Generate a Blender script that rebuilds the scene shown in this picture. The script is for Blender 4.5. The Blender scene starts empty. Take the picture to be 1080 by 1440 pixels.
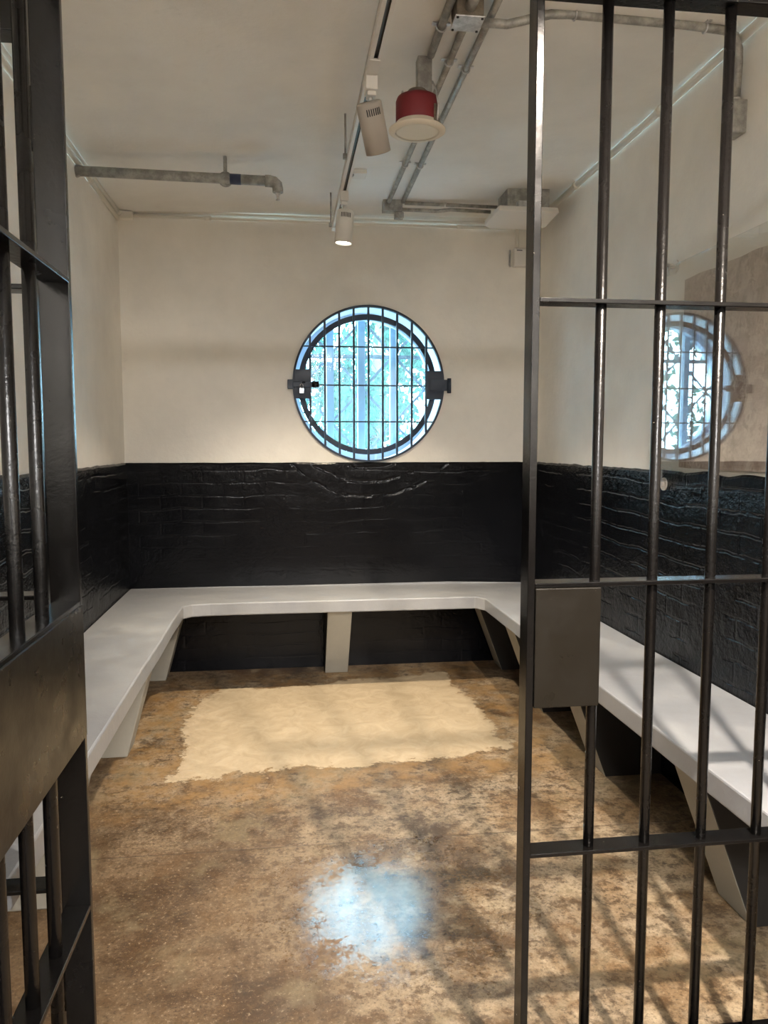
import bpy, bmesh, math, random
from mathutils import Vector, Matrix, Euler, noise
random.seed(4)
C = bpy.context.scene.collection
PI = math.pi

# ------------------------------------------------------------------ materials
def mat(name, color=(.5, .5, .5), rough=.5, metal=0.0, spec=.5):
    m = bpy.data.materials.new(name); m.use_nodes = True
    nt = m.node_tree; b = nt.nodes['Principled BSDF']
    b.inputs['Base Color'].default_value = (*color, 1)
    b.inputs['Roughness'].default_value = rough
    b.inputs['Metallic'].default_value = metal
    b.inputs['Specular IOR Level'].default_value = spec
    return m, nt, b

class NT:
    """small node helper"""
    def __init__(s, nt): s.nt = nt
    def n(s, t, **kw):
        x = s.nt.nodes.new(t)
        for k, v in kw.items(): setattr(x, k, v)
        return x
    def l(s, a, b): s.nt.links.new(a, b)
    def pos(s):
        if not hasattr(s, '_p'): s._p = s.n('ShaderNodeNewGeometry').outputs['Position']
        return s._p
    def noise(s, scale, detail=5, rough=.6, vec=None, dist=0.0):
        x = s.n('ShaderNodeTexNoise'); x.inputs['Scale'].default_value = scale
        x.inputs['Detail'].default_value = detail; x.inputs['Roughness'].default_value = rough
        x.inputs['Distortion'].default_value = dist
        s.l(vec if vec is not None else s.pos(), x.inputs['Vector']); return x.outputs['Fac']
    def ramp(s, fac, stops):
        x = s.n('ShaderNodeValToRGB'); e = x.color_ramp.elements
        while len(e) > 1: e.remove(e[-1])
        for i, (p, c) in enumerate(stops):
            if not isinstance(c, tuple): c = (c, c, c)
            if i == 0: e[0].position = p; k = e[0]
            else: k = e.new(p)
            k.color = (*c, 1)
        s.l(fac, x.inputs['Fac']); return x.outputs['Color']
    def mix(s, fac, a, b, mode='MIX'):
        x = s.n('ShaderNodeMix', data_type='RGBA', blend_type=mode)
        for sock, v in ((x.inputs[0], fac), (x.inputs[6], a), (x.inputs[7], b)):
            if isinstance(v, (int, float)): sock.default_value = v if sock is x.inputs[0] or sock.type == 'VALUE' else (v, v, v, 1)
            elif isinstance(v, tuple): sock.default_value = (*v, 1)
            else: s.l(v, sock)
        return x.outputs[2]
    def math(s, op, a, b=0.0, c=None, clamp=False):
        x = s.n('ShaderNodeMath', operation=op, use_clamp=clamp)
        for i, v in enumerate((a, b, c)):
            if v is None: continue
            if isinstance(v, (int, float)): x.inputs[i].default_value = v
            else: s.l(v, x.inputs[i])
        return x.outputs[0]
    def xyz(s):
        x = s.n('ShaderNodeSeparateXYZ'); s.l(s.pos(), x.inputs[0]); return x.outputs
    def bump(s, h, strength=.3, dist=.01, normal=None):
        x = s.n('ShaderNodeBump'); x.inputs['Strength'].default_value = strength
        x.inputs['Distance'].default_value = dist; s.l(h, x.inputs['Height'])
        if normal is not None: s.l(normal, x.inputs['Normal'])
        return x.outputs['Normal']

def paint_wall(name, base, var=.06, bstr=.35):
    m, nt, b = mat(name, base, .75, 0, .25); g = NT(nt)
    a = tuple(min(1, c*(1+var)) for c in base); d = tuple(c*(1-var*1.6) for c in base)
    f1 = g.noise(1.6, 6, .6); f2 = g.noise(14, 5, .65)
    col = g.mix(g.ramp(f1, [(.35, 0.), (.65, 1.)]), d, a)
    col = g.mix(g.ramp(f2, [(.62, 0.), (.72, .25)]), col, tuple(c*.86 for c in base))
    g.l(col, b.inputs['Base Color'])
    h = g.math('ADD', g.math('MULTIPLY', g.noise(5, 6, .6), 1.5), g.math('MULTIPLY', g.noise(45, 4, .6), .25))
    g.l(g.bump(h, bstr, .012), b.inputs['Normal']); return m

M = {}
M['wall'] = paint_wall('cream_wall_paint', (.83, .80, .735))
M['ceil'] = paint_wall('ceiling_paint', (.80, .785, .745), .05, .3)
M['dim'] = paint_wall('corridor_gloom_wall', (.10, .085, .07))  # corridor gloom put into the unseen end wall's colour, for blacker steel reflections
M['trunk'] = mat('cream_conduit_paint', (.80, .77, .69), .5)[0]
M['reveal'] = mat('white_reveal_paint', (.80, .82, .86), .55)[0]

def dado_mat(name, rowh, brickw, strength, axis, arch=False):
    m, nt, b = mat(name, (.0028, .0032, .0045), .30, 0, .22); g = NT(nt)
    x = g.xyz(); comb = g.n('ShaderNodeCombineXYZ')
    wob = g.math('MULTIPLY', g.math('SUBTRACT', g.noise(2.2, 4, .6), .5), .07)
    g.l(x[axis], comb.inputs[0]); g.l(g.math('ADD', x[2], wob), comb.inputs[1])
    br = g.n('ShaderNodeTexBrick'); br.inputs['Scale'].default_value = 1
    br.inputs['Brick Width'].default_value = brickw; br.inputs['Row Height'].default_value = rowh
    br.inputs['Mortar Size'].default_value = .008; br.inputs['Mortar Smooth'].default_value = .6
    br.inputs['Color1'].default_value = (1, 1, 1, 1); br.inputs['Color2'].default_value = (.8, .8, .8, 1)
    br.inputs['Mortar'].default_value = (0, 0, 0, 1)
    g.l(comb.outputs[0], br.inputs['Vector'])
    h = g.math('ADD', g.math('MULTIPLY', g.mix(g.ramp(g.noise(2.6, 4, .6), [(.42, 0.), (.60, 1.)]), 1.0, br.outputs['Color']), .25 if arch else .75),
               g.math('ADD', g.math('MULTIPLY', g.noise(9, 6, .7), 1.3), g.math('MULTIPLY', g.noise(55, 5, .7), .16)))
    if arch:  # rings of arch bricks round the opening
        dx = g.math('SUBTRACT', x[0], .507); dz = g.math('SUBTRACT', x[2], 1.713)
        r = g.math('SQRT', g.math('ADD', g.math('MULTIPLY', dx, dx), g.math('MULTIPLY', dz, dz)))
        r = g.math('ADD', r, g.math('MULTIPLY', g.math('SUBTRACT', g.noise(6, 4, .6), .5), .03))
        for r0 in (.50, .585, .67):
            ln = g.ramp(g.math('ABSOLUTE', g.math('SUBTRACT', r, r0)), [(.003, 1.), (.012, 0.)])
            h = g.math('SUBTRACT', h, g.math('MULTIPLY', g.math('MULTIPLY', ln, g.ramp(g.noise(9, 3, .6), [(.42, 0.), (.55, 1.)])), 2.2))
    n = g.bump(h, strength, .012); g.l(n, b.inputs['Normal'])
    g.l(g.ramp(g.noise(7, 5, .6), [(.35, .10), (.7, .24)]), b.inputs['Roughness'])
    col = g.mix(g.ramp(g.noise(60, 6, .75), [(.66, 0.), (.72, .5)]), (.0028, .0032, .0045), (.03, .03, .03))
    g.l(col, b.inputs['Base Color'])
    return m
M['dado_back'] = dado_mat('black_brick_paint_back', .075, .24, .22, 0, True)
M['dado_side'] = dado_mat('black_brick_paint_side', .075, .24, .7, 1)

# floor
def floor_mat():
    m, nt, b = mat('stained_concrete', (.3, .2, .12), .4, 0, .5); g = NT(nt)
    x, y, z = g.xyz()
    big = g.noise(1.3, 6, .62, dist=.4); mid = g.noise(3.2, 8, .68, dist=.2); fine = g.noise(24, 8, .72)
    c1 = g.mix(g.ramp(big, [(.40, 0.), (.58, 1.)]), (.052, .032, .016), (.215, .145, .080))
    c2 = g.mix(g.ramp(mid, [(.44, 0.), (.56, 1.)]), c1, (.34, .275, .19))
    c2 = g.mix(.6, c1, c2)
    c3 = g.mix(g.ramp(fine, [(.42, .75), (.52, 0.)]), c2, (.040, .022, .010))
    c3 = g.mix(g.ramp(g.noise(6, 8, .72, dist=.2), [(.52, 0.), (.66, .55)]), c3, (.40, .32, .21))
    c3 = g.mix(g.ramp(g.noise(4.1, 8, .7, dist=.3), [(.50, 0.), (.66, .85)]), c3, (.11, .054, .016))
    # browner left front with weak light painted in, plainer grey-brown in the middle
    lf = g.math('MULTIPLY', g.ramp(g.math('ADD', x, g.math('MULTIPLY', mid, .9)), [(.25, 1.), (.95, 0.)]),
                g.ramp(g.math('ADD', y, g.math('MULTIPLY', big, .8)), [(.0, 1.), (1., 0.)]))
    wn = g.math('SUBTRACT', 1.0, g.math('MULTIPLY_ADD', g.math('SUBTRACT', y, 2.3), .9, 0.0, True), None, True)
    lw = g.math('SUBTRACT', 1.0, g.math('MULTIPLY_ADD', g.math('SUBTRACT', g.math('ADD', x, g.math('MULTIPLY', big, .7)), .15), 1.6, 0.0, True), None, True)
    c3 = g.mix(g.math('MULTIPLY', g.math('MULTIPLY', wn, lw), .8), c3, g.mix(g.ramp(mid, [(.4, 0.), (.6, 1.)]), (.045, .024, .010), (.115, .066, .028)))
    grit = g.noise(85, 8, .8); c3 = g.mix(g.ramp(grit, [(.38, .8), (.48, 0.)]), c3, (.030, .018, .009))
    c3 = g.mix(g.ramp(grit, [(.56, 0.), (.66, .55)]), c3, (.46, .37, .25))
    ol = g.ramp(g.noise(2.6, 7, .65, dist=.4), [(.55, 0.), (.62, .45)]); c3 = g.mix(ol, c3, (.19, .15, .085))
    # smooth screed repair: sheared rounded rectangle with a ragged edge
    cx = g.math('MULTIPLY_ADD', g.math('SUBTRACT', y, 3.7), -.04, .24)
    dx = g.math('SUBTRACT', g.math('ABSOLUTE', g.math('SUBTRACT', x, cx)), .73)
    dy = g.math('SUBTRACT', g.math('ABSOLUTE', g.math('SUBTRACT', g.math('MULTIPLY_ADD', x, -.12, y), 3.665)), .565)
    sd = g.math('SMOOTH_MAX', dx, dy, .25)
    ed = g.math('ADD', g.math('MULTIPLY', g.math('SUBTRACT', g.noise(3.0, 3, .5), .5), .30),
                g.math('MULTIPLY', g.math('SUBTRACT', g.noise(20, 6, .75), .5), .20))
    mask = g.ramp(g.math('ADD', sd, ed), [(.0, 1.), (.018, 0.)])
    wav = g.noise(9, 7, .68, dist=1.1)
    pc = g.mix(g.ramp(wav, [(.35, 0.), (.65, 1.)]), (.33, .26, .165), (.43, .345, .23))
    pc = g.mix(g.ramp(g.noise(30, 5, .7), [(.64, 0.), (.74, .4)]), pc, (.27, .20, .12))
    col = g.mix(mask, c3, pc)
    # rusty margin round the repair
    rim = g.ramp(g.math('ADD', sd, g.math('MULTIPLY', ed, 1.2)), [(.0, 0.), (.02, 1.), (.18, .9), (.34, 0.)])
    rim = g.math('MULTIPLY', rim, g.ramp(g.noise(9, 6, .7), [(.42, .0), (.60, .75)]))
    col = g.mix(rim, col, (.23, .135, .05))
    # saw-cut joint across the floor
    jd = g.math('ABSOLUTE', g.math('SUBTRACT', g.math('ADD', y, g.math('MULTIPLY', g.noise(6, 2, .5), .006)), 2.497))
    j = g.ramp(jd, [(.0015, 1.), (.004, 0.)])
    col = g.mix(g.math('MULTIPLY', j, .75), col, (.05, .03, .02))
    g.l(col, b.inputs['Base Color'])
    # polished worn spots: shine varies
    px = g.math('POWER', g.math('DIVIDE', g.math('SUBTRACT', x, .34), .46), 2.0)
    py = g.math('POWER', g.math('DIVIDE', g.math('SUBTRACT', y, 2.12), .42), 2.0)
    pr = g.math('SQRT', g.math('ADD', px, py))
    nz = g.math('ADD', g.math('MULTIPLY', g.noise(75, 5, .8), .55), g.math('MULTIPLY', g.noise(9, 4, .7), .45))
    pol = g.ramp(g.math('SUBTRACT', nz, g.math('MULTIPLY', g.math('SUBTRACT', pr, .60), .26)), [(.455, 0.), (.485, 1.)])
    pol = g.math('MULTIPLY', pol, g.ramp(pr, [(1.1, 1.), (1.6, 0.)]))
    ro = g.mix(pol, g.ramp(mid, [(.35, .46), (.65, .60)]), .13)
    ro = g.mix(mask, ro, .62)
    g.l(ro, b.inputs['Roughness'])
    g.l(g.mix(pol, .42, .6), b.inputs['Specular IOR Level'])
    h = g.math('ADD', g.math('MULTIPLY', fine, .5), g.math('ADD', g.math('MULTIPLY', mask, 1.0), g.math('MULTIPLY', j, -1.0)))
    h = g.math('ADD', h, g.math('MULTIPLY', g.math('MULTIPLY', mask, wav), 4.5))
    g.l(g.math('MULTIPLY', pol, .5), b.inputs['Coat Weight']); b.inputs['Coat Roughness'].default_value = .13
    bm_ = g.bump(h, .32, .006); [l.from_node for l in m.node_tree.links]
    g.l(g.math('MULTIPLY_ADD', pol, -.22, .34), bm_.node.inputs['Strength'])
    g.l(bm_, b.inputs['Normal'])
    return m
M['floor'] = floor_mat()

def steel_black(name, base=(.0036, .0032, .0030), rough=.24, bmp=.22):
    m, nt, b = mat(name, base, rough, 0, .32); g = NT(nt)
    tc = g.n('ShaderNodeTexCoord').outputs['Object']
    chip = g.ramp(g.noise(70, 4, .7, tc), [(.735, 0.), (.75, 1.)])
    g.l(g.mix(chip, base, (.45, .40, .32)), b.inputs['Base Color'])
    g.l(g.ramp(g.noise(12, 4, .6, tc), [(.3, rough*.75), (.7, rough*1.35)]), b.inputs['Roughness'])
    g.l(g.bump(g.noise(110, 4, .6, tc), bmp, .003), b.inputs['Normal'])
    return m
M['black'] = steel_black('black_gloss_steel')
M['plate'] = steel_black('brown_black_lock_plate', (.008, .0065, .0045), .30, .07)
M['flat'] = steel_black('black_gloss_flat_bar', rough=.21, bmp=.07)

def bench_mat():
    m, nt, b = mat('white_bench_paint', (.70, .69, .66), .38, 0, .5); g = NT(nt)
    col = g.mix(g.ramp(g.noise(3, 5, .6), [(.4, 0.), (.65, 1.)]), (.255, .262, .275), (.315, .32, .325))
    col = g.mix(g.ramp(g.noise(30, 6, .75), [(.68, 0.), (.74, .4)]), col, (.28, .27, .25))
    g.l(col, b.inputs['Base Color'])
    g.l(g.ramp(g.noise(6, 5, .6), [(.3, .30), (.7, .52)]), b.inputs['Roughness'])
    g.l(g.bump(g.noise(22, 6, .65), .25, .006), b.inputs['Normal'])
    return m
M['bench'] = bench_mat()
M['support'] = paint_wall('support_paint', (.33, .32, .28), .05, .3)

M['side'] = mat('shade_black_side', (.012, .011, .010), .5)[0]  # shade under the bench slab put into the support sides as black

def galv(name, c, rough=.45, metal=.55):
    m, nt, b = mat(name, c, rough, metal); g = NT(nt)
    tc = g.n('ShaderNodeTexCoord').outputs['Object']
    g.l(g.mix(g.ramp(g.noise(25, 6, .7, tc), [(.4, 0.), (.65, 1.)]), tuple(v*.7 for v in c), tuple(min(1, v*1.2) for v in c)), b.inputs['Base Color'])
    g.l(g.bump(g.noise(60, 3, .6, tc), .15, .003), b.inputs['Normal']); return m
M['galv'] = galv('galvanised_conduit', (.42, .41, .38))
M['pipe'] = galv('weathered_pipe', (.36, .36, .34), .6, .35)
M['zinc'] = galv('bright_zinc', (.68, .68, .68), .3, .8)
M['brown'] = galv('brown_painted_metal', (.20, .17, .13), .55, .2)
M['blue'] = mat('blue_tape', (.035, .05, .11), .5)[0]
M['white'] = mat('white_plastic', (.74, .71, .66), .4)[0]
M['spot'] = mat('lamp_body_enamel', (.38, .34, .29), .5)[0]
M['spotw'] = mat('lamp_body_white', (.70, .68, .63), .45)[0]
M['dark'] = mat('dark_slot', (.02, .02, .02), .6)[0]
M['copper'] = mat('contact_strip', (.10, .085, .07), .35, .6)[0]
M['red'] = mat('red_fire_hood', (.19, .013, .019), .55)[0]
M['cream'] = mat('cream_flange', (.80, .72, .58), .45)[0]
M['diff'] = mat('unlit_diffuser', (.78, .72, .58), .5)[0]
M['steelblue'] = steel_black('blue_black_grille_paint', (.030, .042, .065), .4)
M['winframe'] = mat('glare_blue_window_frame', (.62, .72, .86), .5)[0]  # window glare on frame and mullions put into the colour as pale blue
M['lattice'] = mat('grey_blue_lattice', (.022, .040, .060), .6)[0]
M['brass'] = mat('padlock_metal', (.66, .66, .68), .25, .9)[0]

def emis(name, col, s):
    m = bpy.data.materials.new(name); m.use_nodes = True; nt = m.node_tree
    nt.nodes.clear(); e = nt.nodes.new('ShaderNodeEmission'); o = nt.nodes.new('ShaderNodeOutputMaterial')
    e.inputs[0].default_value = (*col, 1); e.inputs[1].default_value = s
    nt.links.new(e.outputs[0], o.inputs[0]); return m
M['lens'] = emis('lit_lamp_lens', (1, .93, .74), 14)
M['lens2'] = emis('corridor_lamp_lens', (1, .9, .72), 14)
M['panel'] = emis('fill_panel_glow', (1, .98, .95), 2.5)  # glow of the added fill panel

def patch_mat():
    m, nt, b = mat('old_plaster_patch', (.5, .4, .34), .85, 0, .2); g = NT(nt)
    f = g.noise(3.0, 7, .62, dist=.2)
    f = g.noise(4.0, 8, .7, dist=.3)
    col = g.ramp(f, [(.30, (.38, .31, .27)), (.45, (.48, .40, .35)), (.50, (.60, .52, .46)), (.55, (.45, .37, .32)), (.70, (.53, .44, .39))])
    col = g.mix(g.ramp(g.noise(24, 7, .75, dist=.6), [(.52, 0.), (.60, .7)]), col, (.33, .255, .21))
    x = g.xyz(); comb = g.n('ShaderNodeCombineXYZ'); g.l(x[1], comb.inputs[0]); g.l(x[2], comb.inputs[1])
    br = g.n('ShaderNodeTexBrick'); br.inputs['Scale'].default_value = 1; br.inputs['Brick Width'].default_value = .23
    br.inputs['Row Height'].default_value = .075; br.inputs['Mortar Size'].default_value = .006
    br.inputs['Color1'].default_value = (1, 1, 1, 1); br.inputs['Color2'].default_value = (.9, .9, .9, 1); br.inputs['Mortar'].default_value = (0, 0, 0, 1)
    g.l(comb.outputs[0], br.inputs['Vector'])
    h = g.math('ADD', g.math('MULTIPLY', f, 2.0), g.math('MULTIPLY', br.outputs['Color'], .35))
    g.l(col, b.inputs['Base Color']); g.l(g.bump(h, .5, .012), b.inputs['Normal']); return m
M['patch'] = patch_mat()

def clear_panel():
    m, nt, b = mat('clear_acrylic', (1, 1, 1), .0); g = NT(nt)
    nt.nodes.remove(b); out = [n for n in nt.nodes if n.type == 'OUTPUT_MATERIAL'][0]
    tr = g.n('ShaderNodeBsdfTransparent'); gl = g.n('ShaderNodeBsdfGlossy'); gl.inputs['Roughness'].default_value = .0
    fr = g.n('ShaderNodeLayerWeight'); fr.inputs['Blend'].default_value = .5
    mx = g.n('ShaderNodeMixShader'); g.l(g.math('MULTIPLY_ADD', g.math('POWER', fr.outputs['Facing'], 3.0), .9, .09, True), mx.inputs[0])
    tr.inputs[0].default_value = (.985, .99, .985, 1)
    g.l(tr.outputs[0], mx.inputs[1]); g.l(gl.outputs[0], mx.inputs[2]); g.l(mx.outputs[0], out.inputs[0]); return m
M['acrylic'] = clear_panel()
def pane_mat():
    m, nt, b = mat('glare_veil_glass', (1, 1, 1), .0); g = NT(nt)
    nt.nodes.remove(b); out = [n for n in nt.nodes if n.type == 'OUTPUT_MATERIAL'][0]
    tr = g.n('ShaderNodeBsdfTransparent'); tr.inputs[0].default_value = (.90, .98, 1, 1)
    tl = g.n('ShaderNodeBsdfTranslucent'); tl.inputs[0].default_value = (.80, .92, 1, 1)  # translucent share lays a pale glare veil over the mullions
    gl = g.n('ShaderNodeBsdfGlossy'); gl.inputs['Roughness'].default_value = .05
    m1 = g.n('ShaderNodeMixShader'); g.l(g.ramp(g.noise(16, 5, .7), [(.3, .02), (.7, .05)]), m1.inputs[0])
    g.l(tr.outputs[0], m1.inputs[1]); g.l(tl.outputs[0], m1.inputs[2])
    m2 = g.n('ShaderNodeMixShader'); m2.inputs[0].default_value = .04
    g.l(m1.outputs[0], m2.inputs[1]); g.l(gl.outputs[0], m2.inputs[2]); g.l(m2.outputs[0], out.inputs[0]); return m
M['pane'] = pane_mat()
def leaf_mat():
    m, nt, b = mat('leaf_green', (.1, .3, .1), .6); g = NT(nt)
    out = [n for n in nt.nodes if n.type == 'OUTPUT_MATERIAL'][0]
    c = g.ramp(g.noise(1.7, 4, .6), [(.35, (.014, .060, .040)), (.65, (.030, .095, .062))])
    df = g.n('ShaderNodeBsdfDiffuse'); tl = g.n('ShaderNodeBsdfTranslucent'); mx = g.n('ShaderNodeMixShader')
    g.l(c, df.inputs[0]); g.l(c, tl.inputs[0]); mx.inputs[0].default_value = .5
    g.l(df.outputs[0], mx.inputs[1]); g.l(tl.outputs[0], mx.inputs[2]); g.l(mx.outputs[0], out.inputs[0]); return m
M['leaf'] = leaf_mat()
M['bark'] = paint_wall('bark', (.14, .10, .07), .2, .6)
M['ground'] = paint_wall('outdoor_ground', (.30, .31, .27), .2, .6)

# ------------------------------------------------------------------ geometry helpers
def link(name, bm, m, parent=None, smooth=False, bevel=0):
    bmesh.ops.recalc_face_normals(bm, faces=bm.faces[:])
    me = bpy.data.meshes.new(name); bm.to_mesh(me); bm.free()
    ms = m if isinstance(m, (list, tuple)) else [m]
    for k in ms: me.materials.append(k)
    if smooth:
        for p in me.polygons: p.use_smooth = True
    o = bpy.data.objects.new(name, me); C.objects.link(o)
    if parent is not None: o.parent = parent
    if bevel:
        md = o.modifiers.new('edge', 'BEVEL'); md.width = bevel; md.segments = 2; md.limit_method = 'ANGLE'
    return o
def thing(name, label, cat, loc=(0, 0, 0), group=None):
    o = bpy.data.objects.new(name, None); C.objects.link(o); o.location = loc; o.empty_display_size = .05
    o['label'] = label; o['category'] = cat
    if group: o['group'] = group
    return o
def tag(o, label, cat, group=None):
    o['label'] = label; o['category'] = cat
    if group: o['group'] = group
    return o
def struct(o): o['kind'] = 'structure'; return o
def box(bm, a, b, mi=0):
    a = Vector(a); b = Vector(b); vs = []
    for z in (a.z, b.z):
        for x, y in ((a.x, a.y), (b.x, a.y), (b.x, b.y), (a.x, b.y)): vs.append(bm.verts.new((x, y, z)))
    for f in ((0, 1, 2, 3), (4, 5, 6, 7), (0, 1, 5, 4), (1, 2, 6, 5), (2, 3, 7, 6), (3, 0, 4, 7)):
        bm.faces.new([vs[i] for i in f]).material_index = mi
def B(*boxes):
    bm = bmesh.new()
    for a, b in boxes: box(bm, a, b)
    return bm
def frame(d):
    d = d.normalized(); u = d.orthogonal().normalized()
    if abs(d.z) < .95: u = d.cross(Vector((0, 0, 1))).normalized()
    return u, d.cross(u).normalized()
def tube(bm, pts, r, n=14, cap=True, mi=0, smooth=True):
    pts = [Vector(p) for p in pts]; rings = []
    rs = r if isinstance(r, (list, tuple)) else [r]*len(pts)
    u = None
    for i, p in enumerate(pts):
        d = (pts[min(i+1, len(pts)-1)] - pts[max(i-1, 0)]).normalized()
        if u is None: u = frame(d)[0]
        u = (u - d*u.dot(d)).normalized(); w = d.cross(u)
        rings.append([bm.verts.new(p + (u*math.cos(t) + w*math.sin(t))*rs[i]) for t in [2*PI*k/n for k in range(n)]])
    for a, b in zip(rings, rings[1:]):
        for k in range(n):
            f = bm.faces.new((a[k], a[(k+1) % n], b[(k+1) % n], b[k])); f.smooth = smooth; f.material_index = mi
    if cap:
        for rr in (rings[0], rings[-1]): bm.faces.new(rr).material_index = mi
    return bm
def T(pts, r, n=14): return tube(bmesh.new(), pts, r, n)
def lathe(prof, n=40, axis=Matrix.Identity(4)):
    """prof: (radius, z) pairs"""
    bm = bmesh.new(); rings = []
    for r, z in prof:
        if r < 1e-5: rings.append([bm.verts.new(axis @ Vector((0, 0, z)))])
        else: rings.append([bm.verts.new(axis @ Vector((r*math.cos(2*PI*k/n), r*math.sin(2*PI*k/n), z))) for k in range(n)])
    for a, b in zip(rings, rings[1:]):
        for k in range(n):
            if len(a) == 1 and len(b) == 1: continue
            if len(a) == 1: f = bm.faces.new((a[0], b[k], b[(k+1) % n]))
            elif len(b) == 1: f = bm.faces.new((a[k], a[(k+1) % n], b[0]))
            else: f = bm.faces.new((a[k], a[(k+1) % n], b[(k+1) % n], b[k]))
            f.smooth = True
    return bm
def ringmesh(bm, cx, cz, y0, y1, ro, ri, n=96, a0=0, a1=2*PI):
    """flat annulus in the XZ plane with depth y0..y1"""
    full = abs(a1-a0-2*PI) < 1e-6; m = n if full else n+1; q = []
    for k in range(m):
        t = a0 + (a1-a0)*k/n; c, s = math.cos(t), math.sin(t)
        q.append([bm.verts.new((cx+r*c, y, cz+r*s)) for r, y in ((ro, y0), (ro, y1), (ri, y1), (ri, y0))])
    for k in range(n):
        a, b = q[k], q[(k+1) % m]
        for i in range(4):
            bm.faces.new((a[i], a[(i+1) % 4], b[(i+1) % 4], b[i]))
    if not full:
        bm.faces.new(q[0]); bm.faces.new(q[-1])
    return bm

# ------------------------------------------------------------------ room
XL, XR, YB, YF = -.92, 1.54, 4.60, -2.6
def cz(x): return 2.66 + (x-XL)*.06/(XR-XL)
WT = .42
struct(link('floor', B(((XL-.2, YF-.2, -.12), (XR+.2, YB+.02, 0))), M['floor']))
bm = bmesh.new()
vs = [bm.verts.new(v) for v in ((XL-.2, YF-.2, cz(XL)-.003), (XR+.2, YF-.2, cz(XR)), (XR+.2, YB+.3, cz(XR)), (XL-.2, YB+.3, cz(XL)-.003))]
vt = [bm.verts.new(v.co + Vector((0, 0, .12))) for v in vs]
bm.faces.new(vs); bm.faces.new(vt)
for i in range(4): bm.faces.new((vs[i], vs[(i+1) % 4], vt[(i+1) % 4], vt[i]))
struct(link('ceiling', bm, M['ceil']))
struct(link('wall_left', B(((XL-.15, YF-.15, 0), (XL, YB, 2.75))), M['wall']))
struct(link('wall_right', B(((XR, YF-.15, 0), (XR+.15, YB, 2.78))), M['wall']))
struct(link('wall_front', B(((XL, YF-.15, 0), (XR, YF, 2.75))), M['dim']))
# back wall with round opening
WX, WZ, WR = .507, 1.713, .452
bm = bmesh.new(); N = 96
X0, X1, Z0, Z1 = XL-.15, XR+.15, 0, 2.80
def rectpt(t):
    c, s = math.cos(t), math.sin(t); k = 1e9
    if c > 1e-9: k = min(k, (X1-WX)/c)
    if c < -1e-9: k = min(k, (X0-WX)/c)
    if s > 1e-9: k = min(k, (Z1-WZ)/s)
    if s < -1e-9: k = min(k, (Z0-WZ)/s)
    return WX+c*k, WZ+s*k
angs = [2*PI*k/N for k in range(N)] + [math.atan2(z-WZ, x-WX) % (2*PI) for x in (X0, X1) for z in (Z0, Z1)]
angs.sort(); L = []
for t in angs:
    ox, oz = rectpt(t); c, s = math.cos(t), math.sin(t)
    L.append([bm.verts.new(v) for v in ((ox, YB, oz), (WX+WR*c, YB, WZ+WR*1.02*s), (WX+WR*c, YB+WT, WZ+WR*1.02*s), (ox, YB+WT, oz))])
for k in range(len(L)):
    a, b = L[k], L[(k+1) % len(L)]
    for i in range(3):
        f = bm.faces.new((a[i], b[i], b[i+1], a[i+1])); f.material_index = 1 if i == 1 else 0
struct(link('wall_back', bm, [M['wall'], M['reveal']]))

# black painted brick dado, slightly proud of the walls
def dado(name, axis, u0, u1, face, out, m, amp, n):
    bm = bmesh.new(); rows = []
    for k in range(n+1):
        u = u0 + (u1-u0)*k/n
        zt = 1.247 + amp*(noise.noise(Vector((u*7, axis*5.0, 0)))*1.2 + .5*noise.noise(Vector((u*31, 3.0, 0))))
        q = []
        for z, d in ((0, 0), (0, out), (zt-.010, out), (zt, out*.5), (zt, 0)):
            p = (u, face+d, z) if axis == 0 else (face+d, u, z)
            q.append(bm.verts.new(p))
        rows.append(q)
    for a, b in zip(rows, rows[1:]):
        for i in range(5): bm.faces.new((a[i], a[(i+1) % 5], b[(i+1) % 5], b[i]))
    bm.faces.new(rows[0]); bm.faces.new(rows[-1])
    return struct(link(name, bm, m))
dado('trim_1', 0, XL, XR, YB, -.010, M['dado_back'], .002, 90)
dado('trim_2', 1, YF, YB-.010, XR, -.014, M['dado_side'], .009, 260)
dado('trim_3', 1, YF, YB-.010, XL, .012, M['dado_side'], .007, 260)

# ------------------------------------------------------------------ window
win = link('window_1', ringmesh(bmesh.new(), WX, WZ, 4.86, 4.92, .47, .418), M['winframe']); struct(win)
bm = bmesh.new(); n = 72
vs = [bm.verts.new((WX+.44*math.cos(2*PI*k/n), 4.895, WZ+.44*math.sin(2*PI*k/n))) for k in range(n)]
f = bm.faces.new(vs)
r = bmesh.ops.extrude_face_region(bm, geom=[f]); bmesh.ops.translate(bm, verts=[v for v in r['geom'] if isinstance(v, bmesh.types.BMVert)], vec=(0, .005, 0))
link('pane', bm, M['pane'], win)
for x in (.292, .492, .700):
    hz = math.sqrt(.43**2-(x-WX)**2)
    link('mullion', B(((x-.024, 4.905, WZ-hz), (x+.024, 4.935, WZ+hz))), M['winframe'], win)
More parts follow.
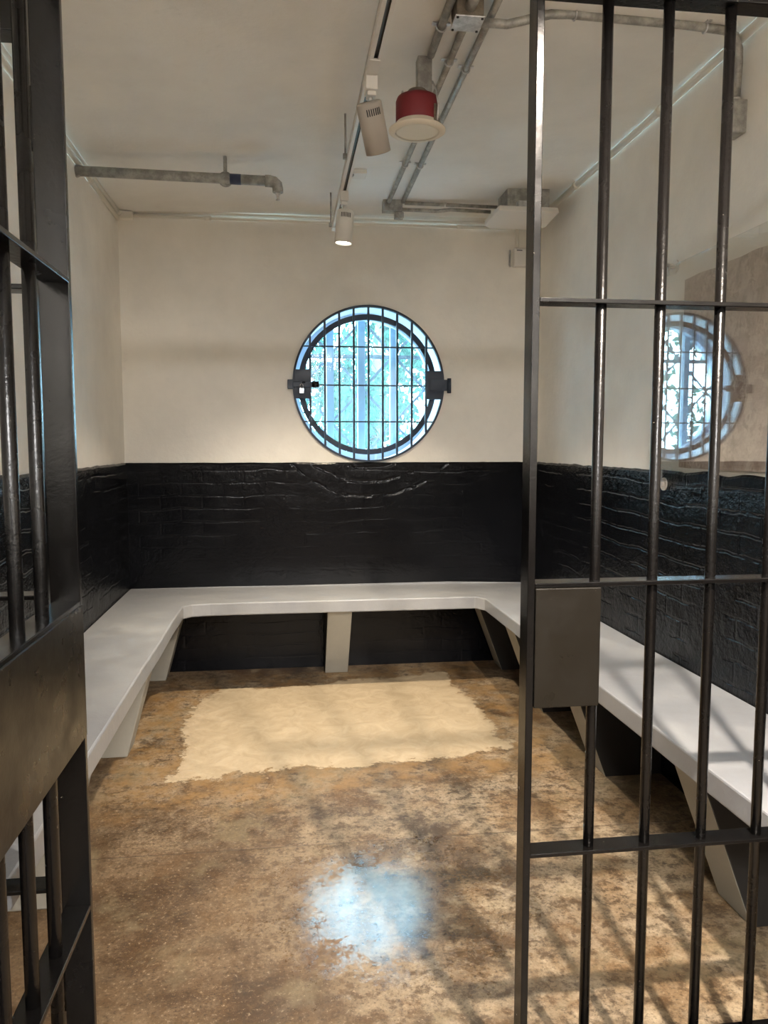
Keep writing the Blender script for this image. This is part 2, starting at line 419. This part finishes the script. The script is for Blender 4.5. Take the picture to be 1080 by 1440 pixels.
# diagonal security lattice on the outside of the glass
lat = thing('window_lattice', 'diagonal lattice of thin grey-blue strips on the outside of the round window', 'window lattice', (WX, 4.99, WZ))
def strip(p, q, w=.009, y0=-.005, y1=.005):
    p = Vector(p); q = Vector(q); d = (q-p).normalized(); nrm = Vector((-d.y, d.x))*w
    bm = bmesh.new(); vs = []
    for y in (y0, y1):
        for v in (p-nrm, p+nrm, q+nrm, q-nrm): vs.append(bm.verts.new((v.x, y, v.y)))
    for f in ((0, 1, 2, 3), (4, 5, 6, 7), (0, 1, 5, 4), (1, 2, 6, 5), (2, 3, 7, 6), (3, 0, 4, 7)): bm.faces.new([vs[i] for i in f])
    return bm
RL = .50
def chord(px, pz, dx, dz):
    d = Vector((dx, dz)).normalized(); p = Vector((px, pz)); b = p.dot(d); c = p.dot(p)-RL*RL; D = b*b-c
    if D <= .01: return None
    s = math.sqrt(D); return p+d*(-b-s), p+d*(-b+s)
for i in (-2, -1, 0, 1, 2):
    for sgn in (1, -1):
        c = chord(i*.41, 0, .205, sgn*.218)
        if c: link('lattice_strip', strip(c[0], c[1], .0085, -.005 if sgn > 0 else .006, .005 if sgn > 0 else .014), M['lattice'], lat)
c = chord(0, .205, 1, 0); link('lattice_strip', strip(c[0], c[1], .012, -.018, -.006), M['lattice'], lat)
link('lattice_frame', ringmesh(bmesh.new(), 0, 0, -.02, .02, .52, .485), M['lattice'], lat)

# round iron grille in the room face of the opening
gr = thing('window_grille', 'round blue-black iron grille of nine upright bars over the round window', 'window grille', (WX, YB, WZ))
GR = .444
bm = bmesh.new(); ringmesh(bm, 0, 0, -.012, .016, GR+.012, GR, 96)
bm.transform(Matrix.Diagonal((1, 1, 1.02, 1)))
link('outer_ring', bm, M['steelblue'], gr)
bm = bmesh.new(); ringmesh(bm, -.002, 0, .050, .070, .420, .388, 96); link('inner_ring', bm, M['steelblue'], gr)
for x in (.156, .243, .329, .415, .503, .589, .676, .765, .853):
    dx = x-WX; hz = math.sqrt(GR*GR-dx*dx)*1.02+.004
    link('upright_bar', B(((dx-.0062, -.010, -hz), (dx+.0062, .012, hz))), M['steelblue'], gr, bevel=.002)
for z in (1.933, 1.706, 1.490):
    dz = (z-WZ); hx = math.sqrt(GR*GR-(dz/1.02)**2)+.004
    link('cross_bar', B(((-hx, -.002, dz-.004), (hx, .008, dz+.004))), M['steelblue'], gr)
for s, x0, x1 in ((-1, .062, .160), (1, .853, .955)):
    link('side_plate', B(((x0-WX, -.018, -.088), (x1-WX, -.009, .082))), M['steelblue'], gr, bevel=.002)
link('hinge_barrel', T([(.990-WX, -.026, -.050), (.990-WX, -.026, .038)], .0125, 16), M['steelblue'], gr)
link('hinge_leaf', B(((.872-WX, -.026, -.036), (.985-WX, -.017, .030))), M['steelblue'], gr, bevel=.002)
bt = link('latch_bolt', B(((.022-WX, -.032, -.034), (.055-WX, -.012, .022)), ((.040-WX, -.030, -.022), (.175-WX, -.018, .010))), M['steelblue'], gr, bevel=.003)
link('bolt_knob', T([(.165-WX, -.030, -.006), (.205-WX, -.030, -.006)], .020, 18), M['black'], bt)
link('staple', T([(.110-WX, -.018, .004), (.110-WX, -.045, .004), (.122-WX, -.045, .004), (.122-WX, -.018, .004)], .003, 8), M['black'], bt)
pl = thing('padlock', 'small silver padlock hanging on the left latch of the round window grille', 'padlock', (.104, YB-.048, 1.672))
link('lock_body', B(((-.014, -.007, -.020), (.014, .007, .012))), M['brass'], pl, bevel=.003)
link('shackle', T([(-.009, 0, .010)]+[(-.009*math.cos(a), 0, .026+.009*math.sin(a)) for a in [PI*k/8 for k in range(9)]]+[(.009, 0, .010)], .0025, 8), M['brass'], pl)

# ------------------------------------------------------------------ bench
bench = thing('bench', 'white painted U-shaped masonry bench running round the left, back and right walls', 'bench', (.3, YB, 0))
bo = Vector((.3, YB, 0))
YN = 1.50
def wob(u, s): return .006*noise.noise(Vector((u*4, s, .3)))
outer = []; inner = []
e = .004
ptsO = [(XL+.013, YN)] + [(XL+.013, y) for y in (2, 2.5, 3, 3.5, 4, 4.4)] + [(XL+.013, YB-.011)] + [(x, YB-.011) for x in (-.4, 0, .5, 1.0)] + [(XR-.015, YB-.011)] + [(XR-.015, y) for y in (4.2, 3.8, 3.4, 3.0, 2.6, 2.2, 1.8)] + [(XR-.015, YN)]
ptsI = [(1.095, YN)] + [(1.095+wob(y, 1), y) for y in (1.8, 2.2, 2.6, 3.0, 3.4, 3.8)] + [(1.090, 4.06), (1.045, 4.11)] + [(x, 4.10+wob(x, 2)) for x in (.8, .5, .2, -.1, -.4)] + [(-.495, 4.085), (-.535, 4.04)] + [(-.538+wob(y, 3), y) for y in (3.7, 3.3, 2.9, 2.5, 2.1, 1.8)] + [(-.538, YN)]
bm = bmesh.new()
def btop(x, y): return .510 - max(0, min(1, (x-1.0)/.3))*.018 + .003*noise.noise(Vector((x*2, y*2, 1)))
poly = ptsO+ptsI
tv = [bm.verts.new((x-bo.x, y-bo.y, btop(x, y))) for x, y in poly]
bv = [bm.verts.new((x-bo.x, y-bo.y, btop(x, y)-.068)) for x, y in poly]
bm.faces.new(tv); bm.faces.new(bv)
for i in range(len(poly)):
    j = (i+1) % len(poly); bm.faces.new((tv[i], tv[j], bv[j], bv[i]))
slab = link('bench_slab', bm, M['bench'], bench, bevel=.006)
def wedge(pt, wd, outd, name='bench_support', top=.444, tin=.40, bin_=.24, sides=1):
    """tapered support: pt = wall foot point, outd = unit vector into the room, wd = half width vector"""
    bm = bmesh.new(); pt = Vector(pt); o = Vector(outd); w = Vector(wd); q = []
    for s in (-1, 1):
        q.append([bm.verts.new(pt + w*s - bo + v) for v in (Vector((0, 0, 0)), o*bin_, o*tin+Vector((0, 0, top)), Vector((0, 0, top)))])
    bm.faces.new(q[0]); bm.faces.new(q[1])
    for i in range(4): bm.faces.new((q[0][i], q[0][(i+1) % 4], q[1][(i+1) % 4], q[1][i]))
    bm.faces.ensure_lookup_table()
    for i, f in enumerate(bm.faces): f.material_index = 0 if i == 3 else sides
    return link(name, bm, [M['support'], M['side']], bench, bevel=.004)
for y in (4.46, 3.72, 2.96, 1.97):
    wedge((XR-.015, y, 0), (0, .085, 0), (-1, 0, 0), top=.424)
for y in (4.49, 3.40, 2.30): wedge((XL+.013, y, 0), (0, .07, 0), (1, 0, 0), tin=.335, bin_=.215, top=.442, sides=0)
wedge((.292, YB-.011, 0), (.068, 0, 0), (0, -1, 0), tin=.46, bin_=.135, top=.441)

# ------------------------------------------------------------------ steel barred front
GY = 1.45; FD = .0235
def bar(parent, x, y, z0, z1, o):
    return link('bar', T([(x-o.x, y-o.y, z0), (x-o.x, y-o.y, (z0+z1)/2), (x-o.x, y-o.y, z1)], .0107, 20), M['black'], parent)
RZ = (.508, 1.071, 1.629)
g1 = thing('barred_screen', 'fixed black steel bar screen with a square lock plate, right of the doorway', 'barred screen', (.98, GY+.022, 0)); o1 = Vector((.98, GY+.022, 0))
def FB(parent, name, a, b, o, m=None, bevel=.0015):
    return link(name, B((Vector(a)-o, Vector(b)-o)), m or M['flat'], parent, bevel=bevel)
FB(g1, 'stile', (.476, GY, 0), (.491, GY+.047, 2.20), o1)
for z in RZ: FB(g1, 'rail', (.491, GY, z-.004), (1.526, GY+.047, z+.005), o1)
FB(g1, 'rail', (.491, GY, .05), (1.526, GY+.047, .059), o1)
for x in (.6235, .747, .8745, 1.002, 1.129, 1.256, 1.383): bar(g1, x, GY+.022, 0, 2.203, o1)
FB(g1, 'stile', (1.495, GY, 0), (1.5255, GY+.047, 2.20), o1)
FB(g1, 'lock_plate', (.4915, GY-.004, .822), (.628, GY+.050, 1.066), o1, M['plate'], .002)
hd = tag(link('header_beam', B(((XL, GY, 2.200), (XR, GY+.047, 2.25))), M['black'], bevel=.003),
         'heavy black steel beam across the top of the cell front', 'beam')
g2 = thing('barred_screen', 'fixed black bar screen at the far left, seen between the bars of the open door', 'barred screen', (-.66, GY+.022, 0)); o2 = Vector((-.66, GY+.022, 0))
for x0, x1 in ((-.452, -.437), (-.905, -.885)): FB(g2, 'stile', (x0, GY, 0), (x1, GY+.047, 2.20), o2)
for z in RZ+(.055,): FB(g2, 'rail', (-.885, GY, z-.004), (-.452, GY+.047, z+.005), o2)
for x in (-.575, -.69, -.80): bar(g2, x, GY+.022, 0, 2.203, o2)
FB(g2, 'top_rail', (-.885, GY, 2.06), (-.452, GY+.047, 2.20), o2)
# the open door, swung 90 degrees toward the viewer
DX = -.383
g3 = thing('barred_door', 'black steel barred cell door standing open at the left edge with a wide lock band', 'cell door', (DX, 1.0, 0)); o3 = Vector((DX, 1.0, 0))
FB(g3, 'stile', (DX-.028, 1.388, .03), (DX+.0225, 1.402, 2.15), o3)
FB(g3, 'stile', (DX-.0235, .56, .03), (DX+.0225, .574, 2.15), o3)
for z in RZ: FB(g3, 'rail', (DX-.0235, .574, z-.004), (DX+.0225, 1.388, z+.005), o3)
for z in (.034, 2.137): FB(g3, 'rail', (DX-.0235, .574, z-.004), (DX+.0225, 1.388, z+.012), o3)
for y in (1.250, 1.136, 1.022, .908, .794, .680): bar(g3, DX, y, .04, 2.14, o3)
lb = FB(g3, 'lock_plate', (DX-.026, .574, .829), (DX+.0245, 1.398, 1.068), o3, M['plate'], .002)
for z in (.35, 1.9): link('hinge', T([(DX-.03-o3.x, 1.413-o3.y, z-.05), (DX-.03-o3.x, 1.413-o3.y, z+.05)], .011, 14), M['black'], g3)

# ------------------------------------------------------------------ ceiling services
TX = .283
tr = thing('lighting_track', 'long cream ceiling lighting track hung lengthwise above the cell', 'lighting track', (TX, 3.0, 2.50)); to = Vector((TX, 3.0, 2.50))
def TB(name, a, b, m, bevel=0): return link(name, B((a, b)), m, tr, bevel=bevel)
y0, y1 = -1.55, 1.22
bm = B(((-.018, y0, .004), (-.010, y1, .034)), ((.010, y0, .004), (.018, y1, .034)), ((-.018, y0, .026), (.018, y1, .034)), ((-.018, y0, .0), (-.006, y1, .005)), ((.007, y0, 0), (.018, y1, .005)))
link('track_rail', bm, M['white'], tr)
TB('contact_strip', (-.009, y0+.05, .012), (.009, y1-.07, .025), M['copper'])
TB('end_cap', (-.0195, y1-.06, -.003), (.0195, y1+.012, .036), M['white'], .002)
TB('feed_cover', (-.016, -.62, -.004), (.015, -.50, .004), M['white'], .001)
for y in (.22, -1.2, 1.20):
    link('hanger_rod', T([(-.024, y, .015), (-.024, y, cz(TX)-2.50+.01)], .0045, 10), M['galv'], tr)
    link('hanger_clip', B(((-.030, y-.012, .004), (.019, y+.012, .0))) if 0 else B(((-.034, y-.010, .012), (-.018, y+.010, .030))), M['galv'], tr)

def spotlight(label, base, top, bot, body, lit, name='spotlight'):
    base = Vector(base); top = Vector(top); bot = Vector(bot); r = .040
    t = thing(name, label, 'spotlight', base, 'cylinder spotlights on the track')
    link('adapter', B(((-.019, -.030, -.045), (.019, .030, .0)), ((-.014, -.022, -.060), (.014, .022, -.045))), M['white'], t, bevel=.003)
    a = top-base; b = bot-base; d = (b-a).normalized()
    link('stem', T([(0, 0, -.055), (0, 0, -.085), a+d*.02], .0065, 12), M['white'], t)
    L = (b-a).length
    xa = Vector((0, -1, 0)); xa = (xa-d*xa.dot(d)).normalized(); ya = d.cross(xa)
    q = Matrix((xa, ya, d)).transposed().to_4x4(); q.translation = a
    bd = link('lamp_body', lathe([(0, 0), (r-.004, 0), (r, .004), (r, L), (r-.003, L+.001), (r-.004, L-.006), (0, L-.006)], 40, q), body, t)
    for k in range(7):  # vent slots
        an = -.55+k*.17; rr = r+.0003
        m4 = q @ Matrix.Translation((rr*math.cos(an), rr*math.sin(an), .026)) @ Matrix.Rotation(an, 4, 'Z')
        bm = B(((-.0012, -.0016, -.010), (.0008, .0016, .010))); bm.transform(m4); link('vent_slot', bm, M['dark'], t)
    bm = lathe([(0, L-.004), (r-.006, L-.004)], 32, q)
    link('lens', bm, M['lens' if lit else 'diff'], t)
    return t
spotlight('grey unlit cylinder spotlight tilted on the ceiling track, nearest of the two', (TX, 2.50, 2.50), (.270, 2.455, 2.408), (.309, 2.52, 2.283), M['spot'], False)
spotlight('lit white cylinder spotlight pointing straight down at the far end of the track', (TX, 3.60, 2.50), (.287, 3.58, 2.412), (.277, 3.58, 2.268), M['spotw'], True)
# corridor spotlight behind the viewer, the one that throws the bar shadows
LP = Vector((.81, .39, 2.57))
cs = spotlight('spotlight in the corridor outside the cell aimed through the bars', (LP.x, LP.y-.02, cz(.81)), (LP.x, LP.y-.03, 2.62), (LP.x, LP.y+.0, 2.585), M['spotw'], False)
cs['group'] = 'corridor lamps'
# feed box on the ceiling beside the track
fb = thing('junction_box', 'small white junction box on the ceiling beside the lighting track', 'junction box', (.372, 3.88, cz(.37)-.001))
link('cover', B(((-.035, -.045, -.022), (.042, .040, 0))), M['white'], fb, bevel=.003)
link('cable_gland', T([(-.050, -.055, -.030), (-.030, -.02, -.020)], .013, 12), M['zinc'], fb)
link('flexible_tube', T([(-.048, -.30, -.012), (-.046, -.05, -.014)], .012, 12), M['galv'], fb)

# downlight in a red fire hood
dl = thing('downlight', 'round ceiling downlight with a red metal hood and cream rim', 'downlight', (.469, 2.72, 2.43))
link('rim', lathe([(.076, .001), (.098, .004), (.0985, .008), (.092, .013), (.074, .016), (.074, .030), (.070, .030), (.070, .001)], 56), M['cream'], dl)
link('diffuser', lathe([(0, .0035), (.060, .003), (.072, .0015), (.0755, .0025), (.0755, .004)], 56), M['diff'], dl)
link('hood', lathe([(.0735, .031), (.0745, .034), (.0745, .100), (.070, .112), (0, .114)], 48), M['red'], dl)
link('hood_cap', lathe([(.040, .112), (.040, .130), (.030, .140), (0, .140)], 32), M['brown'], dl)
for sx in (-1, 1):
    bm = B(((sx*.078-.003, -.012, .018), (sx*.078+.003, .012, .075)), ((sx*.078-.008, -.016, .012), (sx*.078+.008, .016, .020)))
    bm.transform(Matrix.Rotation(-.75, 4, 'Z'))
    c = link('spring_clip', bm, M['brown'], dl)
    bm = T([(sx*.082, .0, .02), (sx*.086, .0, .07), (sx*.076, 0, .125), (sx*.060, 0, .155)], .0035, 8); bm.transform(Matrix.Rotation(-.75, 4, 'Z'))
    link('spring_wire', bm, M['zinc'], c)
link('mount_box', B(((.004, .012, .135), (.054, .06, cz(.469)-2.43))), M['galv'], dl, bevel=.003)

# galvanised conduits
def clamp(parent, x, y, z, r, o, ax='y'):
    pts = []
    for k in range(-2, 11):
        a = PI*k/8
        if ax == 'y': pts.append((x+(r+.002)*math.cos(a)-o.x, y-o.y, z-(r+.002)*math.sin(a)-o.z))
        else: pts.append((x-o.x, y+(r+.002)*math.cos(a)-o.y, z-(r+.002)*math.sin(a)-o.z))
    bm = bmesh.new(); tube(bm, pts, .0035, 6)
    if ax == 'y': box(bm, (x-r-.016-o.x, y-.008-o.y, z+r*.5-o.z), (x+r+.016-o.x, y+.008-o.y, z+r*.5+.004-o.z))
    else: box(bm, (x-.008-o.x, y-r-.016-o.y, z+r*.5-o.z), (x+.008-o.x, y+r+.016-o.y, z+r*.5+.004-o.z))
    link('clamp', bm, M['zinc'], parent)
def conduit(label, pts, r, clamps=(), group=None, m='galv', cat='conduit', name='conduit', ax='y'):
    o = Vector(pts[0]); t = thing(name, label, cat, o, group)
    link('pipe_run', T([Vector(p)-o for p in pts], r), M[m], t)
    for c in clamps: clamp(t, c[0], c[1], c[2], r, o, ax)
    return t
zc = 2.680
conduit('left one of the three grey conduits above the red downlight, ending at the downlight', [(.508, 1.5, zc), (.512, 2.70, zc)], .013, [(.511, 2.52, zc)])
conduit('middle one of the three grey conduits, from the ceiling box to the far end', [(.585, 2.46, zc), (.583, 4.28, zc)], .0115, [(.584, 2.74, zc), (.583, 3.72, zc)])
conduit('right one of the three grey conduits running lengthwise along the ceiling', [(.648, 1.5, zc), (.660, 4.27, zc)], .012, [(.653, 2.78, zc), (.658, 3.73, zc)])
jb = thing('junction_box', 'square metal ceiling box with bright screwed cover at top beside the door stile', 'junction box', (.570, 2.41, 2.635))
link('box_body', B(((-.042, -.040, .003), (.042, .040, cz(.57)-2.636))), M['brown'], jb, bevel=.003)
cv = link('cover', B(((-.046, -.044, 0), (.046, .044, .004))), M['zinc'], jb, bevel=.0015)
for sx in (-1, 1):
    for sy in (-1, 1): link('screw', T([(sx*.038, sy*.036, -.003), (sx*.038, sy*.036, 0)], .004, 10), M['dark'], cv)
link('pipe_coupling', T([(.0, -.038, .030), (.0, -.075, .030), (.006, -.12, .040)], .017, 14), M['galv'], jb)
conduit('grey conduit running from the square ceiling box across to the right wall and down it',
        [(.618, 2.425, 2.651), (.70, 2.425, 2.651), (.74, 2.425, 2.662), (.84, 2.425, 2.690), (.90, 2.43, 2.697), (1.30, 2.45, 2.702), (1.44, 2.46, 2.700), (1.485, 2.47, 2.690), (1.512, 2.49, 2.66), (1.519, 2.50, 2.62), (1.520, 2.51, 2.50)],
        .0135, [(.92, 2.43, 2.697), (1.37, 2.455, 2.701)], ax='x')
wb = thing('junction_box', 'grey metal box on the upper right wall at the foot of a bent conduit', 'junction box', (XR, 2.51, 2.445))
link('box_body', B(((-.048, -.036, -.055), (.001, .036, .052))), M['galv'], wb, bevel=.003)
link('conduit_nut', T([(-.022, 0, .050), (-.022, 0, .066)], .019, 6), M['zinc'], wb)
eb = thing('junction_box', 'grey metal box on the ceiling near the back wall where two conduits turn', 'junction box', (.62, 4.32, 2.665))
link('box_body', B(((-.068, -.030, -.030), (.040, .030, cz(.62)-2.666))), M['galv'], eb, bevel=.003)
link('lower_box', B(((.000, -.012, -.062), (.050, .030, -.030))), M['galv'], eb, bevel=.003)
conduit('upper grey conduit along the back of the ceiling leading to the white unit', [(.675, 4.31, 2.684), (1.20, 4.31, 2.682)], .010, [(.90, 4.31, 2.68)], ax='x')
conduit('lower grey conduit along the back of the ceiling leading to the white unit', [(.66, 4.31, 2.648), (.86, 4.305, 2.646), (.93, 4.30, 2.655), (1.16, 4.30, 2.652)], .010, ax='x')
# white ceiling unit near the right back corner
cu = thing('ceiling_unit', 'flat white plastic unit fixed under the ceiling in the far right corner', 'ceiling unit', (1.29, 4.16, 2.568))
bm = bmesh.new(); prof = [(-.165, -.15), (.165, -.15), (.178, .10), (.15, .165), (-.13, .165), (-.172, .12)]
lo = [bm.verts.new((x, y, 0 if y > 0 else .006)) for x, y in prof]; hi = [bm.verts.new((x*.97, y*.97, .035)) for x, y in prof]
bm.faces.new(lo); bm.faces.new(hi)
for i in range(6): bm.faces.new((lo[i], lo[(i+1) % 6], hi[(i+1) % 6], hi[i]))
link('housing', bm, M['white'], cu, bevel=.006)
link('mount_plate', B(((-.10, -.09, .034), (.13, .09, cz(1.29)-2.569))), M['galv'], cu)
link('terminal_block', B(((-.055, -.135, .036), (.055, -.095, .066))), M['zinc'], cu, bevel=.002)
for k in range(5): link('indicator', B(((-.03+k*.013, -.1508, .012), (-.025+k*.013, -.1495, .016))), M['zinc'], cu)
se = thing('wall_sensor', 'small white sensor box on the back wall under the white ceiling unit', 'sensor', (1.415, YB, 2.475))
link('housing', B(((-.037, -.045, -.055), (.050, 0, .055))), M['white'], se, bevel=.008)
link('slot', B(((-.022, -.0465, .035), (.012, -.0445, .040))), M['dark'], se)
link('cable_tube', T([(-.012, -.014, .050), (-.012, -.014, .225)], .012, 12), M['trunk'], se)
link('aerial', T([(-.055, -.012, .045), (-.055, -.012, -.045), (-.050, -.014, -.052)], .0055, 10), M['zinc'], se)

# weathered water pipe from the left wall
wp = thing('water_pipe', 'weathered grey horizontal pipe from the left wall with a blue band, hung near the ceiling', 'pipe', (XL, 3.718, 2.583)); wo = Vector((XL, 3.718, 2.583))
link('pipe_run', T([(0, 0, 0), (.86, 0, -.008)], .0225, 24), M['pipe'], wp)
link('wall_flange', T([(0, 0, 0), (.018, 0, 0)], .033, 24), M['pipe'], wp)
link('blue_band', T([(.684, 0, -.0065), (.734, 0, -.0068)], .0235, 24), M['blue'], wp)
link('elbow', tube(bmesh.new(), [(.845, 0, -.008), (.865, 0, -.0085), (.885, 0, -.012), (.899, 0, -.024), (.903, 0, -.045), (.903, 0, -.058)], [.0265, .0265, .026, .0255, .025, .025], 24), M['pipe'], wp)
hg = link('hanger', tube(bmesh.new(), [(.663, 0, .024), (.663, 0, cz(-.26)-2.583)], .009, 10), M['pipe'], wp)
link('hanger_ring', ringmesh(bmesh.new(), 0, 0, -.009, .009, .0275, .0225, 32), M['galv'], wp)
hr = wp.children[-1]; hr.matrix_local = Matrix.Translation((.663, 0, -.006)) @ Matrix.Rotation(PI/2, 4, 'Z')
sp = link('nozzle', lathe([(0, -.058), (.012, -.058), (.012, -.068), (.007, -.072), (.006, -.088), (.011, -.092), (.011, -.094), (0, -.095)], 16), M['zinc'], wp); sp.location = (.903, 0, 0)

# cream surface conduits round the top of the walls
def trunking(label, pts, r, clips, group):
    o = Vector(pts[0]); t = thing('surface_conduit', label, 'conduit', o, group)
    link('pipe_run', T([Vector(p)-o for p in pts], r, 10), M['trunk'], t)
    for c in clips:
        c = Vector(c)-o; d = (Vector(pts[1])-Vector(pts[0])).normalized()
        link('coupling', T([c-d*.018, c+d*.018], r+.003, 12), M['trunk'], t)
trunking('upper cream conduit along the top of the left wall', [(XL+.012, -1, cz(XL)-.014), (XL+.012, 4.55, cz(XL)-.014)], .0125, [(XL+.012, 3.2, cz(XL)-.014)], None)
trunking('lower cream conduit along the top of the left wall', [(XL+.011, -1, cz(XL)-.045), (XL+.011, 4.55, cz(XL)-.045)], .0125, [(XL+.011, 3.95, cz(XL)-.045)], None)
trunking('upper cream conduit along the top of the back wall', [(-.83, YB-.010, 2.668), (1.52, YB-.010, 2.672)], .0095, [], None)
trunking('lower cream conduit along the top of the back wall', [(-.83, YB-.010, 2.641), (1.52, YB-.010, 2.647)], .0095, [(-.42, YB-.010, 2.642), (1.05, YB-.010, 2.646)], None)
trunking('cream conduit sloping away along the top of the right wall', [(XR-.018, -1, cz(XR)-.022), (XR-.018, 4.57, cz(XR)-.022)], .0165, [(XR-.018, 3.05, cz(XR)-.022), (XR-.018, 3.95, cz(XR)-.022), (XR-.018, 2.2, cz(XR)-.022)], None)
cb = thing('junction_box', 'small cream box in the top left back corner joining the cream conduits', 'junction box', (-.875, YB, 2.645))
link('box_body', B(((-.040, -.045, -.030), (.045, 0, .012))), M['trunk'], cb, bevel=.004)
link('box_neck', T([(-.028, -.043, -.004), (-.028, -.075, -.004)], .014, 12), M['trunk'], cb)

# old plaster patch and its clear cover panel on the right wall
bm = bmesh.new(); rows = []
n = 60
for k in range(n+1):
    y = 1.0 + (2.835-1.0)*k/n
    zt = 1.985 + .006*noise.noise(Vector((y*9, 0, 0))); zb = 1.262 + .004*noise.noise(Vector((y*9, 4, 0)))
    rows.append([bm.verts.new(v) for v in ((XR, y, zb), (XR-.004, y, zb), (XR-.004, y, zt), (XR, y, zt))])
for a, b in zip(rows, rows[1:]):
    for i in range(4): bm.faces.new((a[i], a[(i+1) % 4], b[(i+1) % 4], b[i]))
bm.faces.new(rows[0]); bm.faces.new(rows[-1])
struct(link('plaster_patch', bm, M['patch']))
ap = thing('acrylic_panel', 'clear acrylic sheet over the old plaster on the right wall, mirroring the window', 'acrylic panel', (1.492, 2.0, 1.19))
link('sheet', B(((-.003, -.48, .02), (.003, .935, .850))), M['acrylic'], ap)
def standoff(label, y, z, up):
    t = thing('panel_clip', label, 'clip', (1.50, y, z))
    link('arm', T([(.040, 0, 0), (-.006, 0, 0)], .010, 12), M['white'], t)
    link('rosette', T([(.026 if z < 1.2 else .040, 0, 0), (.020 if z < 1.2 else .034, 0, 0)], .026, 20), M['white'], t)
    link('jaw', B(((-.020, -.018, -.026*up-.014), (-.013, .018, -.026*up+.030)), ((-.001, -.018, -.026*up-.014), (.005, .018, -.026*up+.030)), ((-.020, -.018, -.006), (.005, .018, .006))), M['zinc'], t, bevel=.001)
standoff('silver clip on the right wall holding the top of the acrylic panel', 2.915, 2.052, 1)
standoff('silver clip at the bottom of the acrylic panel on the black bricks', 2.925, 1.193, -1)

# ------------------------------------------------------------------ outdoors
struct(link('floor_outside', B(((-8, 5.1, -.6), (9, 22, -.5))), M['ground']))
def tree(label, cx, cy, h, rad, nl, seed, group):
    rnd = random.Random(seed); t = thing('tree', label, 'tree', (cx, cy, -.5), group)
    link('trunk', tube(bmesh.new(), [(0, 0, 0), (.05, 0, h*.25), (-.03, .05, h*.5), (.05, 0, h*.8)], [.14, .11, .08, .03], 10), M['bark'], t, smooth=True)
    bm = bmesh.new()
    cl = [(rnd.gauss(0, rad*.45), rnd.gauss(0, rad*.45), h*.12+rnd.random()*h*.85) for _ in range(46)]
    for i in range(nl):
        c = rnd.choice(cl); p = Vector((c[0]+rnd.gauss(0, .20), c[1]+rnd.gauss(0, .20), c[2]+rnd.gauss(0, .17)))
        s = .035+rnd.random()*.045; e = Euler((rnd.random()*6.3, rnd.random()*6.3, rnd.random()*6.3)).to_matrix()
        bm.faces.new([bm.verts.new(p + e @ Vector(v)*s) for v in ((-1, 0, 0), (0, -.45, .12), (1.1, 0, 0), (0, .45, .12))])
    link('foliage', bm, M['leaf'], t)
tree('leafy green tree outside, straight behind the round window', 1.0, 8.3, 4.4, 1.2, 11000, 1, 'trees outside the window')
tree('leafy green tree outside to the left of the round window', -2.9, 9.0, 4.6, 1.2, 5000, 2, 'trees outside the window')
tree('leafy green tree outside to the right of the round window', 4.9, 9.4, 4.8, 1.2, 5000, 3, 'trees outside the window')

# ------------------------------------------------------------------ lights
def spot(name, loc, target, power, ang, blend, rad, col):
    l = bpy.data.lights.new(name, 'SPOT'); l.energy = power; l.spot_size = math.radians(ang); l.spot_blend = blend
    l.shadow_soft_size = rad; l.color = col
    o = bpy.data.objects.new(name, l); C.objects.link(o); o.location = loc
    o.rotation_euler = (Vector(target)-Vector(loc)).to_track_quat('-Z', 'Y').to_euler(); return o
spot('track_lamp_light', (.277, 3.58, 2.262), (.27, 3.62, 0), 150, 118, 1.0, .03, (1, .85, .66))
spot('corridor_lamp_light', LP, (1.0, 2.15, 0), 430, 80, .85, .033, (1, .87, .74))
# added fill panel behind the viewer, an unseen source brightening the walls
cp = thing('fill_panel', 'unseen glowing fill panel added in the corridor to brighten the cell walls', 'ceiling light', (.3, -1.9, 2.60))
link('panel_frame', B(((-.62, -.62, .008), (.62, .62, .07))), M['white'], cp, bevel=.004)
link('diffuser', B(((-.58, -.58, 0), (.58, .58, .008))), M['panel'], cp)
al = bpy.data.lights.new('fill_panel_light', 'AREA'); al.shape = 'SQUARE'; al.size = 1.14; al.energy = 250; al.color = (1, .98, .965)
ao = bpy.data.objects.new('fill_panel_light', al); C.objects.link(ao); ao.location = (.3, -1.9, 2.592)

w = bpy.data.worlds.new('world'); bpy.context.scene.world = w; w.use_nodes = True
g = NT(w.node_tree); bg = w.node_tree.nodes['Background']
tc = g.n('ShaderNodeTexCoord').outputs['Generated']
cl = g.ramp(g.noise(2.2, 5, .6, tc), [(.40, (.40, .74, 1.0)), (.62, (.72, .92, 1.0))])
g.l(cl, bg.inputs['Color']); bg.inputs['Strength'].default_value = 20.0

# ------------------------------------------------------------------ camera
cam = bpy.data.cameras.new('camera'); co = bpy.data.objects.new('camera', cam); C.objects.link(co)
R = Matrix(((0.99168886, 0.01120744, -0.12817018), (-0.12865924, 0.08638549, -0.9879192), (0, 0.99619875, 0.08710947)))
m4 = R.to_4x4(); m4.translation = (0, 0, 1.35); co.matrix_world = m4
cam.sensor_fit = 'VERTICAL'; cam.sensor_height = 36; cam.lens = 1075/1440*36; cam.clip_start = .02
S = bpy.context.scene; S.camera = co
S.view_settings.view_transform = 'Standard'; S.view_settings.look = 'None'
S.view_settings.gamma = 1; S.view_settings.use_curve_mapping = False; S.view_settings.exposure = 0.68
S.cycles.max_bounces = 10; S.cycles.diffuse_bounces = 6; S.cycles.use_denoising = True; S.cycles.sample_clamp_indirect = 8
